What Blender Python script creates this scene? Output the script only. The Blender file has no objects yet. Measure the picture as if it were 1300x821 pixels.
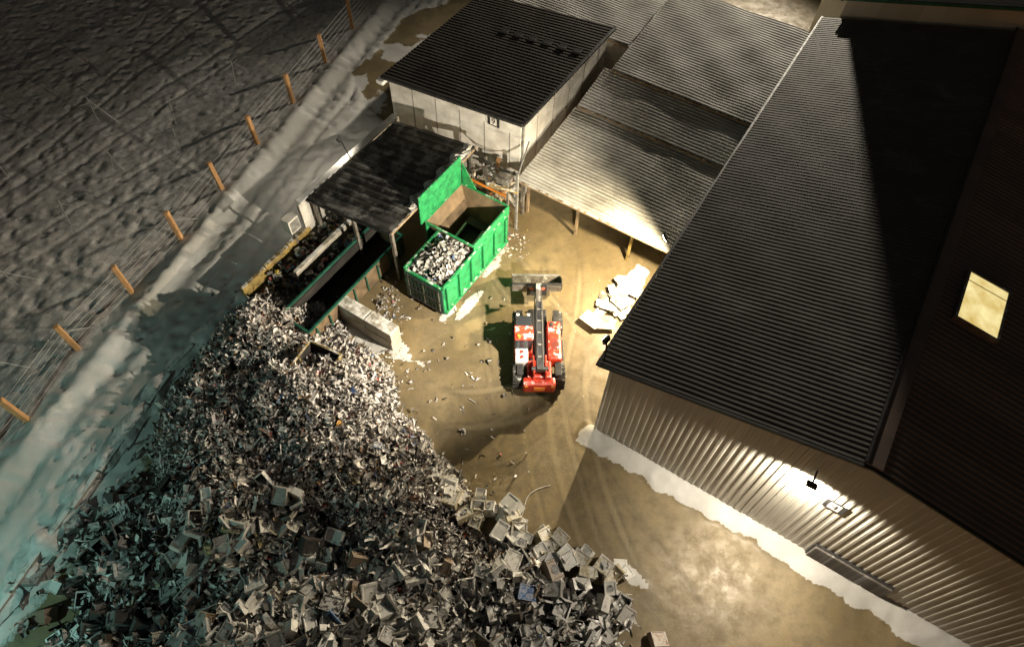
import bpy, bmesh, math, random
import numpy as np
from mathutils import Vector, Matrix, Euler
random.seed(7); rng=np.random.default_rng(7)
S=bpy.context.scene
S.view_settings.view_transform='Standard'; S.view_settings.look='None'; S.view_settings.exposure=0
COL=S.collection

# ---------------------------------------------------------------- site frame
CX,CY=4.0,12.9; AX=math.radians(-31.1)
E1=(math.cos(AX),math.sin(AX)); E2=(-math.sin(AX),math.cos(AX))
def W(s,t,z=0.0): return Vector((CX+E1[0]*s+E2[0]*t, CY+E1[1]*s+E2[1]*t, z))
def ST(x,y):
    dx,dy=x-CX,y-CY
    return dx*E1[0]+dy*E1[1], dx*E2[0]+dy*E2[1]

# ---------------------------------------------------------------- materials
def new_mat(name):
    m=bpy.data.materials.new(name); m.use_nodes=True
    nt=m.node_tree; b=nt.nodes['Principled BSDF']; return m,nt,b
def N(nt,t,**k):
    n=nt.nodes.new(t)
    for a,v in k.items():
        if a in('operation','blend_type','data_type','feature','noise_dimensions','attribute_name','wave_type','bands_direction','rings_direction','interpolation'): setattr(n,a,v)
        else: n.inputs[a].default_value=v
    return n
def ramp(nt,src,p0,c0,p1,c1,mid=None):
    r=nt.nodes.new('ShaderNodeValToRGB'); e=r.color_ramp.elements
    e[0].position=p0; e[0].color=(*c0,1); e[1].position=p1; e[1].color=(*c1,1)
    if mid:
        q=e.new(mid[0]); q.color=(*mid[1],1)
    nt.links.new(src,r.inputs[0]); return r
def mixc(nt,f,a,b,bt='MIX'):
    m=nt.nodes.new('ShaderNodeMix'); m.data_type='RGBA'; m.blend_type=bt
    for s,v in ((0,f),(6,a),(7,b)):
        if hasattr(v,'is_linked') or hasattr(v,'links'): nt.links.new(v,m.inputs[s])
        else: m.inputs[s].default_value= v if s==0 else (*v,1)
    return m.outputs[2]
def math_(nt,op,a,b=None,clamp=False):
    m=nt.nodes.new('ShaderNodeMath'); m.operation=op; m.use_clamp=clamp
    for i,v in enumerate((a,b)):
        if v is None: continue
        if hasattr(v,'links'): nt.links.new(v,m.inputs[i])
        else: m.inputs[i].default_value=v
    return m.outputs[0]
def coords(nt,gen='Object',scale=(1,1,1)):
    tc=nt.nodes.new('ShaderNodeTexCoord'); mp=nt.nodes.new('ShaderNodeMapping')
    mp.inputs['Scale'].default_value=scale
    nt.links.new(tc.outputs[gen],mp.inputs[0]); return mp.outputs[0]
def noise(nt,vec,scale,detail=3,rough=.6,dist=0):
    n=N(nt,'ShaderNodeTexNoise',Scale=scale,Detail=detail,Roughness=rough,Distortion=dist)
    nt.links.new(vec,n.inputs['Vector']); return n.outputs[0]
def snow_top(nt,col,amount,lo=.45,hi=.8,vec=None,scale=3.0,snow=(.72,.72,.7)):
    g=nt.nodes.new('ShaderNodeNewGeometry'); sx=nt.nodes.new('ShaderNodeSeparateXYZ')
    nt.links.new(g.outputs['Normal'],sx.inputs[0])
    up=nt.nodes.new('ShaderNodeMapRange'); up.inputs[1].default_value=lo; up.inputs[2].default_value=hi
    nt.links.new(sx.outputs[2],up.inputs[0])
    if vec is None: vec=coords(nt)
    n=noise(nt,vec,scale,3,.65)
    r=ramp(nt,n,.62-amount*.5,(0,0,0),.72-amount*.4,(1,1,1))
    f=math_(nt,'MULTIPLY',up.outputs[0],r.outputs[0])
    return mixc(nt,f,col,snow)
def simple(name,c0,c1=None,scale=2.0,rough=.6,metal=0,bump=.15,bscale=30,snow=0,stretch=(1,1,1),snowcol=(.72,.72,.7),lo=.45,sscale=3):
    m,nt,b=new_mat(name)
    if c1 is None: c1=tuple(x*.6 for x in c0)
    v=coords(nt,'Object',stretch)
    n=noise(nt,v,scale,4,.65)
    r=ramp(nt,n,.35,c1,.65,c0)
    col=r.outputs[0]
    if snow>0: col=snow_top(nt,col,snow,lo=lo,scale=sscale,snow=snowcol)
    nt.links.new(col,b.inputs['Base Color'])
    b.inputs['Metallic'].default_value=metal
    rr=ramp(nt,n,.3,(rough*.8,)*3,.7,(min(1,rough*1.25),)*3)
    nt.links.new(rr.outputs[0],b.inputs['Roughness'])
    if bump>.1:
        n2=noise(nt,v,bscale,2,.6)
        bp=nt.nodes.new('ShaderNodeBump'); bp.inputs['Strength'].default_value=bump; bp.inputs['Distance'].default_value=.02
        nt.links.new(n2,bp.inputs['Height']); nt.links.new(bp.outputs[0],b.inputs['Normal'])
    return m
def emis(name,c,s):
    m,nt,b=new_mat(name); b.inputs['Base Color'].default_value=(*c,1)
    b.inputs['Emission Color'].default_value=(*c,1); b.inputs['Emission Strength'].default_value=s
    return m
M={}
M['red']=simple('red_paint',(.62,.05,.02),(.36,.03,.016),3,.4,snow=.16,bump=.05)
M['black']=simple('black_steel',(.03,.03,.03),(.015,.015,.015),3,.5,bump=.05)
M['rubber']=simple('rubber',(.045,.042,.038),(.025,.024,.022),8,.8,snow=.2,bump=.05)
M['glass'],_nt,_b=new_mat('cab_glass'); _b.inputs['Base Color'].default_value=(.02,.025,.03,1); _b.inputs['Roughness'].default_value=.08
M['steel']=simple('worn_steel',(.32,.3,.27),(.14,.12,.1),2.5,.45,.5,snow=.1)
M['galv']=simple('galvanised',(.5,.5,.48),(.3,.3,.3),3,.4,.6,bump=.05)
M['green']=simple('green_paint',(.022,.32,.10),(.014,.15,.055),2.6,.5,snow=.16,bump=.05)
M['dkgreen']=simple('dark_green_paint',(.015,.12,.07),(.01,.06,.045),2.2,.5,bump=.05)
M['rust']=simple('rusty_steel',(.22,.15,.085),(.10,.07,.04),1.6,.7,snow=.12)
M['conc']=simple('concrete',(.42,.39,.33),(.25,.23,.19),1.5,.85,bump=.4,snow=.45,sscale=2)
M['yellow']=simple('yellow_paint',(.40,.28,.08),(.13,.10,.05),2,.6,snow=.3)
M['wood']=simple('post_wood',(.55,.3,.12),(.34,.18,.08),2.5,.75,stretch=(6,6,1))
M['plank']=simple('weathered_wood',(.3,.22,.13),(.16,.11,.07),2,.85,snow=.4)
M['white']=simple('white_paint',(.66,.64,.60),(.44,.42,.38),1.0,.6,bump=.05)
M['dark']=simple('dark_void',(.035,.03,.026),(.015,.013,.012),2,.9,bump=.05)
M['snow']=simple('snow',(.76,.76,.75),(.52,.51,.48),1.2,.7,bump=.6,bscale=14)
M['lens']=emis('lamp_lens',(1,.86,.6),25)
M['lens_t']=emis('lamp_lens_cool',(.55,1,.85),25)
M['orange']=simple('orange_plastic',(.8,.25,.03),(.6,.2,.03),3,.5,bump=.05)

def sheet_mat(name,c0,c1,frost,frostcol=(.62,.61,.57),rough=.4,metal=.3,across=(1,0,0),panel=1.05,fscale=.5,dirt=(.05,.045,.04)):
    """corrugated sheeting: per-panel tone, dirt streaks, patchy frost"""
    m,nt,b=new_mat(name)
    v=coords(nt,'Object')
    d=nt.nodes.new('ShaderNodeVectorMath'); d.operation='DOT_PRODUCT'; nt.links.new(v,d.inputs[0]); d.inputs[1].default_value=across
    q=math_(nt,'FLOOR',math_(nt,'DIVIDE',d.outputs['Value'],panel))
    wn=nt.nodes.new('ShaderNodeTexWhiteNoise'); wn.noise_dimensions='1D'; nt.links.new(q,wn.inputs['W'])
    n=noise(nt,v,.8,5,.7)
    base=mixc(nt,n,c1,c0)
    base=mixc(nt,math_(nt,'MULTIPLY',wn.outputs[0],.35),base,dirt)
    st=coords(nt,'Object',(.35 if across[0]==0 else 5,.35 if across[1]==0 else 5,.5))
    n2=noise(nt,st,1.3,4,.7)
    n3=noise(nt,v,fscale,5,.7,.6)
    f=math_(nt,'ADD',math_(nt,'MULTIPLY',n2,.4),math_(nt,'MULTIPLY',n3,.6))
    r=ramp(nt,f,.62-frost*.35,(0,0,0),.75-frost*.2,(1,1,1))
    col=mixc(nt,math_(nt,'MULTIPLY',r.outputs[0],min(1,frost+.25)),base,frostcol)
    nt.links.new(col,b.inputs['Base Color'])
    rr=mixc(nt,r.outputs[0],(rough,)*3,(.75,)*3); nt.links.new(rr,b.inputs['Roughness'])
    b.inputs['Metallic'].default_value=metal
    return m
M['roof_w']=sheet_mat('roof_sheet_dark',(.095,.088,.08),(.058,.053,.048),.3,(.20,.19,.18),.75,.0,(0,1,0))
M['roof_e']=sheet_mat('roof_sheet_brown',(.26,.18,.145),(.17,.12,.10),.1,(.3,.28,.26),.7,.0,(0,1,0))
M['roof_wb']=sheet_mat('roof_sheet_dark_b',(.075,.062,.054),(.045,.039,.034),.15,(.25,.23,.2),.6,.0,(0,1,0))
M['roof_l']=sheet_mat('roof_sheet_frosted',(.28,.27,.24),(.18,.17,.15),.8,(.52,.51,.47),.7,.0,(0,1,0),fscale=.35)
M['roof_l2']=sheet_mat('roof_sheet_frosted_b',(.33,.32,.29),(.22,.21,.19),.85,(.54,.53,.5),.7,.0,(0,1,0),fscale=.3)
M['clad']=sheet_mat('wall_cladding',(.55,.53,.47),(.42,.40,.35),.0,(.5,.48,.42),.55,.0,(1,0,0),dirt=(.25,.22,.17))
M['canopy']=simple('canopy_felt',(.085,.08,.072),(.04,.038,.036),.7,.7,snow=.3,snowcol=(.26,.25,.235),sscale=1.2,bump=.3)

# ---------------------------------------------------------------- mesh helpers
def empty(name,loc=(0,0,0),rz=0,rx=0):
    e=bpy.data.objects.new(name,None); COL.objects.link(e); e.location=loc; e.rotation_euler=(rx,0,rz); e.empty_display_size=.3; return e
def site_empty(name): return empty(name,(CX,CY,0),AX)
def obj(name,me,parent=None,mat=None,smooth=False):
    o=bpy.data.objects.new(name,me); COL.objects.link(o)
    if parent: o.parent=parent
    if mat: me.materials.append(mat)
    if smooth: me.polygons.foreach_set('use_smooth',[True]*len(me.polygons))
    return o
def pyd(name,v,f,parent=None,mat=None,smooth=False):
    me=bpy.data.meshes.new(name); me.from_pydata([tuple(a) for a in v],[],f); me.update(); return obj(name,me,parent,mat,smooth)
def box(name,size,loc,parent,mat,bev=.02,rot=(0,0,0),taper=None):
    bm=bmesh.new(); bmesh.ops.create_cube(bm,size=1)
    for v in bm.verts:
        v.co=Vector((v.co.x*size[0],v.co.y*size[1],v.co.z*size[2]))
        if taper and v.co.z>0: v.co.x*=taper[0]; v.co.y*=taper[1]
    if bev>0: bmesh.ops.bevel(bm,geom=bm.edges[:],offset=min(bev,min(size)*.3),segments=2,affect='EDGES',profile=.6)
    me=bpy.data.meshes.new(name); bm.to_mesh(me); bm.free()
    o=obj(name,me,parent,mat); o.location=loc; o.rotation_euler=rot; return o
def cyl(name,r,h,loc,parent,mat,rot=(0,0,0),seg=24,r2=None,bev=0):
    bm=bmesh.new(); bmesh.ops.create_cone(bm,cap_ends=True,segments=seg,radius1=r,radius2=r if r2 is None else r2,depth=h)
    if bev: bmesh.ops.bevel(bm,geom=[e for e in bm.edges if len(e.link_faces)==2 and abs(e.link_faces[0].normal.dot(e.link_faces[1].normal))<.3],offset=bev,segments=3,affect='EDGES')
    me=bpy.data.meshes.new(name); bm.to_mesh(me); bm.free()
    o=obj(name,me,parent,mat,smooth=False); o.location=loc; o.rotation_euler=rot; return o
def tube(name,pts,r,parent,mat,cyc=False,res=3):
    c=bpy.data.curves.new(name,'CURVE'); c.dimensions='3D'; c.bevel_depth=r; c.bevel_resolution=res
    sp=c.splines.new('POLY'); sp.points.add(len(pts)-1)
    for i,p in enumerate(pts): sp.points[i].co=(*p,1)
    sp.use_cyclic_u=cyc; c.materials.append(mat)
    o=bpy.data.objects.new(name,c); COL.objects.link(o); o.parent=parent; return o
def rod(name,a,b,w,parent,mat,bev=.01):
    a=Vector(a);b=Vector(b);d=b-a
    o=box(name,(w,w,d.length),(a+b)/2,parent,mat,bev); o.rotation_mode='QUATERNION'; o.rotation_quaternion=d.to_track_quat('Z','Y'); return o
def corr(name,parent,O,run,across,up,mat,pitch=.24,amp=.03,segs=6,wob=.012):
    """corrugated sheet; ribs follow 'run'"""
    O=Vector(O);run=Vector(run);across=Vector(across);up=Vector(up).normalized()
    L=across.length; ax=across/L
    prof=[(0,0),(.3,0),(.42,1),(.68,1),(.8,0)]
    bs=[];hs=[]
    k=0
    while k*pitch<L:
        for a,h in prof:
            if (k+a)*pitch<=L: bs.append((k+a)*pitch);hs.append(h*amp)
        k+=1
    bs.append(L);hs.append(0)
    v=[];f=[]
    n=len(bs)
    for j in range(segs+1):
        for b,h in zip(bs,hs):
            jit=wob*math.sin(b*1.9+j*2.3)+wob*.7*math.sin(b*.63+j*4.1)
            e=0
            if j in(0,segs): e=.03*math.sin(int(b/1.05)*12.9898)
            v.append(O+run*(j/segs)+run.normalized()*e+ax*b+up*(h+jit))
    for j in range(segs):
        for i in range(n-1):
            a=j*n+i; f.append((a,a+1,a+n+1,a+n))
    return pyd(name,v,f,parent,mat)

# ---------------------------------------------------------------- noise
LAT=rng.random((256,256))
def vn(x,y,off=0):
    x=np.asarray(x,float)+off*17.3; y=np.asarray(y,float)+off*31.7
    xi=np.floor(x).astype(int); yi=np.floor(y).astype(int); fx=x-xi; fy=y-yi
    fx=fx*fx*(3-2*fx); fy=fy*fy*(3-2*fy)
    a=LAT[xi&255,yi&255];b=LAT[(xi+1)&255,yi&255];c=LAT[xi&255,(yi+1)&255];d=LAT[(xi+1)&255,(yi+1)&255]
    return (a*(1-fx)+b*fx)*(1-fy)+(c*(1-fx)+d*fx)*fy
def fbm(x,y,f,o=4,off=0):
    r=0;a=.5
    c,s=math.cos(.6),math.sin(.6)
    for i in range(o):
        r=r+a*vn(x*f,y*f,off+i*3); f*=2.03;a*=.5
        x,y=x*c-y*s,x*s+y*c
    return r
def sstep(a,b,x):
    t=np.clip((x-a)/(b-a),0,1); return t*t*(3-2*t)
def bound_s(t):
    t=np.asarray(t,float)
    return np.where(t<9,-18.45,-18.45-7.5*sstep(9,14,t))+.24*np.clip(-8-t,0,14)

# ---------------------------------------------------------------- ground (one sheet)
def axis(lo,hi,res,far):
    c=np.arange(lo,hi+res,res); a=lo-np.array([far,200,90,40,18,8,3,1]); b=hi+np.array([1,3,8,18,40,90,200,far])
    return np.concatenate([a,c,b])
xs=axis(-46,30,.14,600); ys=axis(-2,60,.14,600)
X,Y=np.meshgrid(xs,ys,indexing='ij')
s_,t_=ST(X,Y)
fence_x=-21.6+(Y-12.46)*.322
field=sstep(.3,-.5,X-fence_x+1.2*(fbm(X,Y,.25,3,5)-.5))
edge=1.6*(fbm(X,Y,.5,4,1)-.47)
outside=sstep(.25,-.35,s_-bound_s(t_)+edge*np.where(t_>8,1.6,.15))
patch=[(-6.0,17.0,2.7,.6,-.5,.9),(-2.2,19.6,.9,.3,1.0,.8),(6.0,20.6,.8,2.1,-.5,.9),(5.2,6.6,.9,.35,-.5,.75),(-3.3,19.0,.8,.3,.9,.7),(-1.2,27,1.2,.8,0,.5),(-9.3,16.6,1.0,1.5,.3,.7),(-7.6,17.8,1.6,.5,-.6,.85),(-.9,22.5,.5,1.3,-.5,.6)]
pm=np.zeros_like(X)
for (px,py,rx,ry,ro,st) in patch:
    dx=X-px;dy=Y-py;u=(dx*math.cos(ro)+dy*math.sin(ro))/rx;w=(-dx*math.sin(ro)+dy*math.cos(ro))/ry
    r=np.sqrt(u*u+w*w)+1.9*(fbm(X,Y,1.8,5,9)-.47)
    pm=np.maximum(pm,st*sstep(1.05,.7,r))
corner=sstep(-5,-9,t_)*sstep(2.6,.6,s_-bound_s(t_)+1.5*(fbm(X,Y,.8,4,44)-.47))*.8
pm=np.maximum(pm,corner)
bankw=.70+.30*sstep(0,4,s_)+1.1*(fbm(X,Y,.8,5,3)-.47)
bank=sstep(-.08,.16,t_+bankw)*sstep(-.7,-.2,s_+.6*(fbm(X,Y,1.4,3,4)-.4))*sstep(.3,.0,t_)
pm=np.maximum(pm,bank)
alley=sstep(9,12,t_)*sstep(-19.3,-20,s_)*sstep(.5,.62,fbm(X,Y,.35,5,14))*.8
snow=np.clip(np.maximum(np.maximum(outside,pm),alley),0,1)
Z=.010*(fbm(X,Y,.6,3,2)-.47)*4
Z=Z+outside*(.12+.20*(fbm(X,Y,.35,4,7)-.47)+.06*(fbm(X,Y,2.2,3,8)-.47))
Z=Z+field*outside*(.22*(fbm(X,Y,.3,3,11)-.47)+.04*sstep(.72,.85,vn(X*1.7,Y*1.7,60))+.035*sstep(.74,.84,vn(X*3.3,Y*3.3,61))-.07*sstep(.74,.82,vn(X*2.2,Y*2.2,62)))
Z=Z-.05*np.clip(fence_x-.5-X,0,30)
db=X-fence_x
Z=Z+outside*.26*np.exp(-((db-.9)/.5)**2)-outside*.16*np.exp(-((db-1.9)/.45)**2)
for ru in (3.3,4.7): Z=Z-outside*.10*np.exp(-((db-ru-.8*(fbm(X,Y,.2,2,33)-.5))/.18)**2)
Z=Z-outside*(1-field)*.08*sstep(.64,.74,vn(X*2.6,Y*2.6,40))
# old furrows / vehicle tracks across the field
for (ax_,ay_,an_) in((-28,20,.9),(-30,30,1.15),(-24,34,1.0)):
    dl=(X-ax_)*math.sin(an_)-(Y-ay_)*math.cos(an_)+.8*(fbm(X,Y,.12,2,70)-.5)
    for q in(-.8,.8): Z=Z-field*.07*np.exp(-((dl-q)/.16)**2)
Z=Z+pm*(.05+.18*(fbm(X,Y,2,4,15)-.4)); Z=Z+bank*.26*sstep(-1.2,0,t_)
far_=(X<-47)|(X>31)|(Y<-3)|(Y>61)
Z=np.where(far_,np.where(X<-30,-1.2,-.02),Z)
nx_,ny_=X.shape
co=np.stack([X,Y,Z],-1).reshape(-1,3)
me=bpy.data.meshes.new('ground')
i=np.arange(nx_-1)[:,None]*ny_+np.arange(ny_-1)[None,:]
quads=np.stack([i,i+ny_,i+ny_+1,i+1],-1).reshape(-1,4)
me.vertices.add(len(co)); me.vertices.foreach_set('co',co.ravel())
me.loops.add(quads.size); me.loops.foreach_set('vertex_index',quads.ravel())
me.polygons.add(len(quads)); me.polygons.foreach_set('loop_start',np.arange(0,quads.size,4)); me.polygons.foreach_set('loop_total',np.full(len(quads),4))
me.update(); me.validate()
at=me.attributes.new('snow','FLOAT','POINT'); at.data.foreach_set('value',snow.ravel())
at=me.attributes.new('field','FLOAT','POINT'); at.data.foreach_set('value',(field*outside).ravel())
wear=np.zeros_like(X)
trk=[((1.3,14.2),(1.5,9),(3.5,4),.95),((1.3,14.2),(0,9),(-2,12.5),.95),((1.3,21),(.5,14),(4.5,3),1.0),((3.2,19),(1.5,12),(6,4),.9),((-2.5,16),(1.5,12),(4,5),.9),((0,23),(-1,18),(1.2,11),1.0),((4,16),(1.5,19),(-1.5,24),.95),((-4,14),(0,13),(3,16),.9),((8,4),(5,8),(2,13),.95),((-3,12),(2,11),(4.5,20),.95),((2.5,24),(3.2,20),(0,10),.95)]
for k,(p0,p1,p2,hw) in enumerate(trk):
    for sd in(-hw,hw):
        for q in np.linspace(0,1,110):
            x=(1-q)**2*p0[0]+2*q*(1-q)*p1[0]+q*q*p2[0]; y=(1-q)**2*p0[1]+2*q*(1-q)*p1[1]+q*q*p2[1]
            dx=2*(1-q)*(p1[0]-p0[0])+2*q*(p2[0]-p1[0]); dy=2*(1-q)*(p1[1]-p0[1])+2*q*(p2[1]-p1[1]); L=math.hypot(dx,dy)+1e-6
            cx=x-dy/L*sd; cy=y+dx/L*sd
            i0,i1=np.searchsorted(xs,[cx-.6,cx+.6]); j0,j1=np.searchsorted(ys,[cy-.6,cy+.6])
            g=np.exp(-(((X[i0:i1,j0:j1]-cx)**2+(Y[i0:i1,j0:j1]-cy)**2)/.05))*(.5+.1*(k%4))*min(1,4*q,4*(1-q))
            wear[i0:i1,j0:j1]=np.maximum(wear[i0:i1,j0:j1],g)
at=me.attributes.new('wear','FLOAT','POINT'); at.data.foreach_set('value',wear.ravel())
ground=obj('ground',me,None,None,True)
m,nt,b=new_mat('ground_mix')
v=coords(nt,'Object')
asn=N(nt,'ShaderNodeAttribute'); asn.attribute_name='snow'
afd=N(nt,'ShaderNodeAttribute'); afd.attribute_name='field'
awr=N(nt,'ShaderNodeAttribute'); awr.attribute_name='wear'
n1=noise(nt,v,.22,4,.6,.8); n2=noise(nt,v,1.4,6,.7); n3=noise(nt,v,12,3,.7)
base=ramp(nt,n1,.32,(.15,.112,.054),.7,(.29,.225,.125)).outputs[0]
base=mixc(nt,math_(nt,'MULTIPLY',ramp(nt,n2,.42,(0,0,0),.66,(1,1,1)).outputs[0],.55),base,(.095,.073,.040))
base=mixc(nt,math_(nt,'MULTIPLY',ramp(nt,n3,.6,(0,0,0),.72,(1,1,1)).outputs[0],.45),base,(.38,.32,.21))
wn_=math_(nt,'ADD',awr.outputs['Fac'],math_(nt,'MULTIPLY',math_(nt,'SUBTRACT',n3,.5),.5))
wr=ramp(nt,wn_,.12,(0,0,0),.75,(0,0,0),(.35,(1,1,1)))
base=mixc(nt,math_(nt,'MULTIPLY',wr.outputs[0],math_(nt,'MULTIPLY',n2,.7)),base,(.08,.062,.034))
wl=ramp(nt,wn_,.45,(0,0,0),.75,(1,1,1)).outputs[0]
base=mixc(nt,math_(nt,'MULTIPLY',wl,math_(nt,'MULTIPLY',n2,.6)),base,(.36,.30,.19))
sn=ramp(nt,n1,.35,(.50,.49,.46),.7,(.8,.79,.77)).outputs[0]
nf=noise(nt,v,3.0,6,.78)
fd=ramp(nt,nf,.36,(.26,.24,.225),.6,(.55,.54,.525)).outputs[0]
fd=mixc(nt,math_(nt,'MULTIPLY',ramp(nt,n2,.45,(0,0,0),.62,(1,1,1)).outputs[0],.45),fd,(.30,.275,.255))
fd=mixc(nt,math_(nt,'MULTIPLY',ramp(nt,n3,.62,(0,0,0),.7,(1,1,1)).outputs[0],.6),fd,(.10,.08,.06))
sn=mixc(nt,math_(nt,'MULTIPLY',afd.outputs['Fac'],.92),mixc(nt,math_(nt,'MULTIPLY',nf,.5),sn,(.34,.32,.29)),fd)
edge=math_(nt,'ADD',asn.outputs['Fac'],math_(nt,'MULTIPLY',math_(nt,'SUBTRACT',nf,.5),1.3))
fm=ramp(nt,edge,.42,(0,0,0),.58,(1,1,1)).outputs[0]
col=mixc(nt,fm,base,sn)
nt.links.new(col,b.inputs['Base Color'])
ry=ramp(nt,n2,.35,(.36,.36,.36),.6,(.65,.65,.65)).outputs[0]
nt.links.new(mixc(nt,fm,ry,(.8,.8,.8)),b.inputs['Roughness'])
bp=nt.nodes.new('ShaderNodeBump'); bp.inputs['Strength'].default_value=.4; bp.inputs['Distance'].default_value=.03
nt.links.new(noise(nt,v,7,5,.75),bp.inputs['Height']); nt.links.new(bp.outputs[0],b.inputs['Normal'])
me.materials.append(m)

# ---------------------------------------------------------------- warehouse
wh=site_empty('warehouse')
RS=8.9; ZE=6.05; ZR=8.5; K1=(ZR-ZE)/RS; K2=.163; WL=27.7; WR=34
def zr(s): return ZE+K1*s if s<RS else ZR-K2*(s-RS)
v=[];f=[];k=0;pts=[];pitch=.28
while k*pitch<WR:
    for a,h in [(0,0),(.5,0),(.6,1),(.9,1)]: pts.append(((k+a)*pitch,h*.035))
    k+=1
for (s,h) in pts: v+= [(s,-h,0.12),(s,-h+.01*math.sin(s*2),3.2),(s,-h,zr(s)-.05)]
for i_ in range(len(pts)-1):
    a=i_*3; f+=[(a,a+3,a+4,a+1),(a+1,a+4,a+5,a+2)]
pyd('gable_wall',v,f,wh,M['clad'])
box('plinth',(WR,.12,.3),(WR/2,.03,.1),wh,M['conc'],.01)
corr('side_wall',wh,(0.0,0,0),(0,0,ZE-.1),(0,WL,0),(-1,0,0),M['clad'],.28,.035,2)
box('corner_trim',(.12,.12,ZE-.1),(-.03,-.03,(ZE-.1)/2),wh,M['white'],.01)
OV=.55
n1v=Vector((-K1,0,1)).normalized()
corr('roof_west',wh,(-OV,-.18,ZE-K1*OV),(RS+OV,0,K1*(RS+OV)),(0,WL+.1,0),n1v,M['roof_w'],.21,.022,8,.012)
corr('roof_east',wh,(RS,-.18,ZR),(WR-RS,0,-K2*(WR-RS)),(0,WL+.1,0),(K2,0,1),M['roof_e'],.24,.035,8,.012)
box('ridge_cap',(.5,WL+.1,.06),(RS,WL/2-.13,ZR+.085),wh,M['roof_e'],.02)
box('ridge_upstand',(.09,WL+.1,.22),(RS-.28,WL/2-.13,ZR+.08),wh,M['black'],.02)
for (x0,x1) in((-OV,RS),(RS,WR)):
    rod('verge_trim',(x0,-.2,zr(x0)-.02),(x1,-.2,zr(x1)-.02),.1,wh,M['black'])
rod('eave_gutter',(-OV-.05,-.2,ZE-K1*OV-.06),(-OV-.05,WL,ZE-K1*OV-.06),.12,wh,M['black'])
pyd('roof_underlay',[(-.5,-.1,zr(-.5)-.08),(RS,-.1,ZR-.08),(WR,-.1,zr(WR)-.08),(-.5,WL,zr(-.5)-.08),(RS,WL,ZR-.08),(WR,WL,zr(WR)-.08)],[(0,1,4,3),(1,2,5,4)],wh,M['black'])
sz=zr(10.6)
an=math.atan(K2)
fr=empty('skylight_frame_group',(10.6,8.45,sz+.12)); fr.parent=wh; fr.rotation_euler=(0,an,0)
for (sx_,sy_,lx,ly) in((1.7,.1,0,1.25),(1.7,.1,0,-1.25),(.1,2.4,.8,0),(.1,2.4,-.8,0)):
    box('skylight_curb',(sx_,sy_,.25),(lx,ly,0),fr,M['steel'],.015)
m,nt,b=new_mat('skylight_glazing')
v_=coords(nt,'Object'); nn=noise(nt,v_,1.1,3,.6)
cc=ramp(nt,nn,.3,(.62,.42,.10),.66,(1,.86,.42)).outputs[0]
nt.links.new(cc,b.inputs['Emission Color']); nt.links.new(cc,b.inputs['Base Color']); b.inputs['Emission Strength'].default_value=1.0
b.inputs['Roughness'].default_value=.3
box('skylight_pane',(1.52,2.4,.04),(0,0,.07),fr,m,.005)
box('skylight_bar',(1.5,.02,.03),(0,.75,.1),fr,M['yellow'],.005)
box('vent_louvre_frame',(3.1,.1,1.35),(11.3,-.08,.78),wh,M['black'],.01)
for i_ in range(9): box('louvre_slat',(3.0,.09,.02),(11.3,-.16,.2+i_*.145),wh,M['steel'],.003,(.6,0,0))
def sign(parent,txt,loc,rot,name='number_sign'):
    g=empty(name+'_board',loc); g.parent=parent; g.rotation_euler=rot
    box('board',(.72,.62,.03),(0,0,0),g,M['black'],.01)
    box('plate',(.4,.44,.012),(0,0,.02),g,M['white'],.004)
    c=bpy.data.curves.new('digit','FONT'); c.body=txt; c.size=.5; c.align_x='CENTER'; c.align_y='CENTER'; c.extrude=.004; c.materials.append(M['black'])
    o=bpy.data.objects.new('digit',c); COL.objects.link(o); o.parent=g; o.location=(0,0,.03)
sign(wh,'4',(9.1,-.09,4.9),(math.pi/2,0,0))

rh=site_empty('rear_hall')
dz=1.1
corr('roof_west',rh,(.1,WL+.15,ZE+dz),(RS-.1,0,K1*(RS-.1)),(0,7,0),n1v,M['roof_l2'],.3,.05,5)
corr('roof_east',rh,(RS,WL+.15,ZR+dz),(WR-RS,0,-K2*(WR-RS)),(0,7,0),(K2,0,1),M['roof_w'],.3,.05,5)
v=[(0.3,WL+.3,0),(WR,WL+.3,0),(WR,WL+.3,zr(WR)+dz-.05),(RS,WL+.3,ZR+dz-.05),(.3,WL+.3,ZE+dz-.05)]
pyd('front_gable',v,[(0,1,2,3,4)],rh,M['clad'])
corr('side_wall',rh,(.3,WL+.3,0),(0,0,ZE+dz),(0,6.7,0),(-1,0,0),M['clad'],.28,.035,2)
for (x0,x1) in((.1,RS),(RS,WR)): rod('verge_trim',(x0,WL+.12,zr(x0)+dz+.02),(x1,WL+.12,zr(x1)+dz+.02),.16,rh,M['dkgreen'])
rod('eave_gutter',(.05,WL+.1,ZE+dz-.06),(.05,WL+7,ZE+dz-.06),.13,rh,M['dkgreen'])
sb=site_empty('tall_hall')
TS=-1.75;TT=34.9
pyd('walls',[(TS,TT,0),(30,TT,0),(30,TT+12,0),(TS,TT+12,0),(TS,TT,15.5),(30,TT,15.5),(30,TT+12,15.5),(TS,TT+12,15.5)],[(0,1,5,4),(1,2,6,5),(2,3,7,6),(3,0,4,7),(4,5,6,7)],sb,M['clad'])
rod('parapet',(TS,TT,15.55),(30,TT,15.55),.25,sb,M['dkgreen']); rod('parapet_side',(TS,TT,15.55),(TS,TT+12,15.55),.25,sb,M['dkgreen'])
for i_ in range(7): box('window',(1.8,.08,1.4),(1.5+i_*4,TT-.05,12.5),sb,M['glass'],.01)

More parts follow.
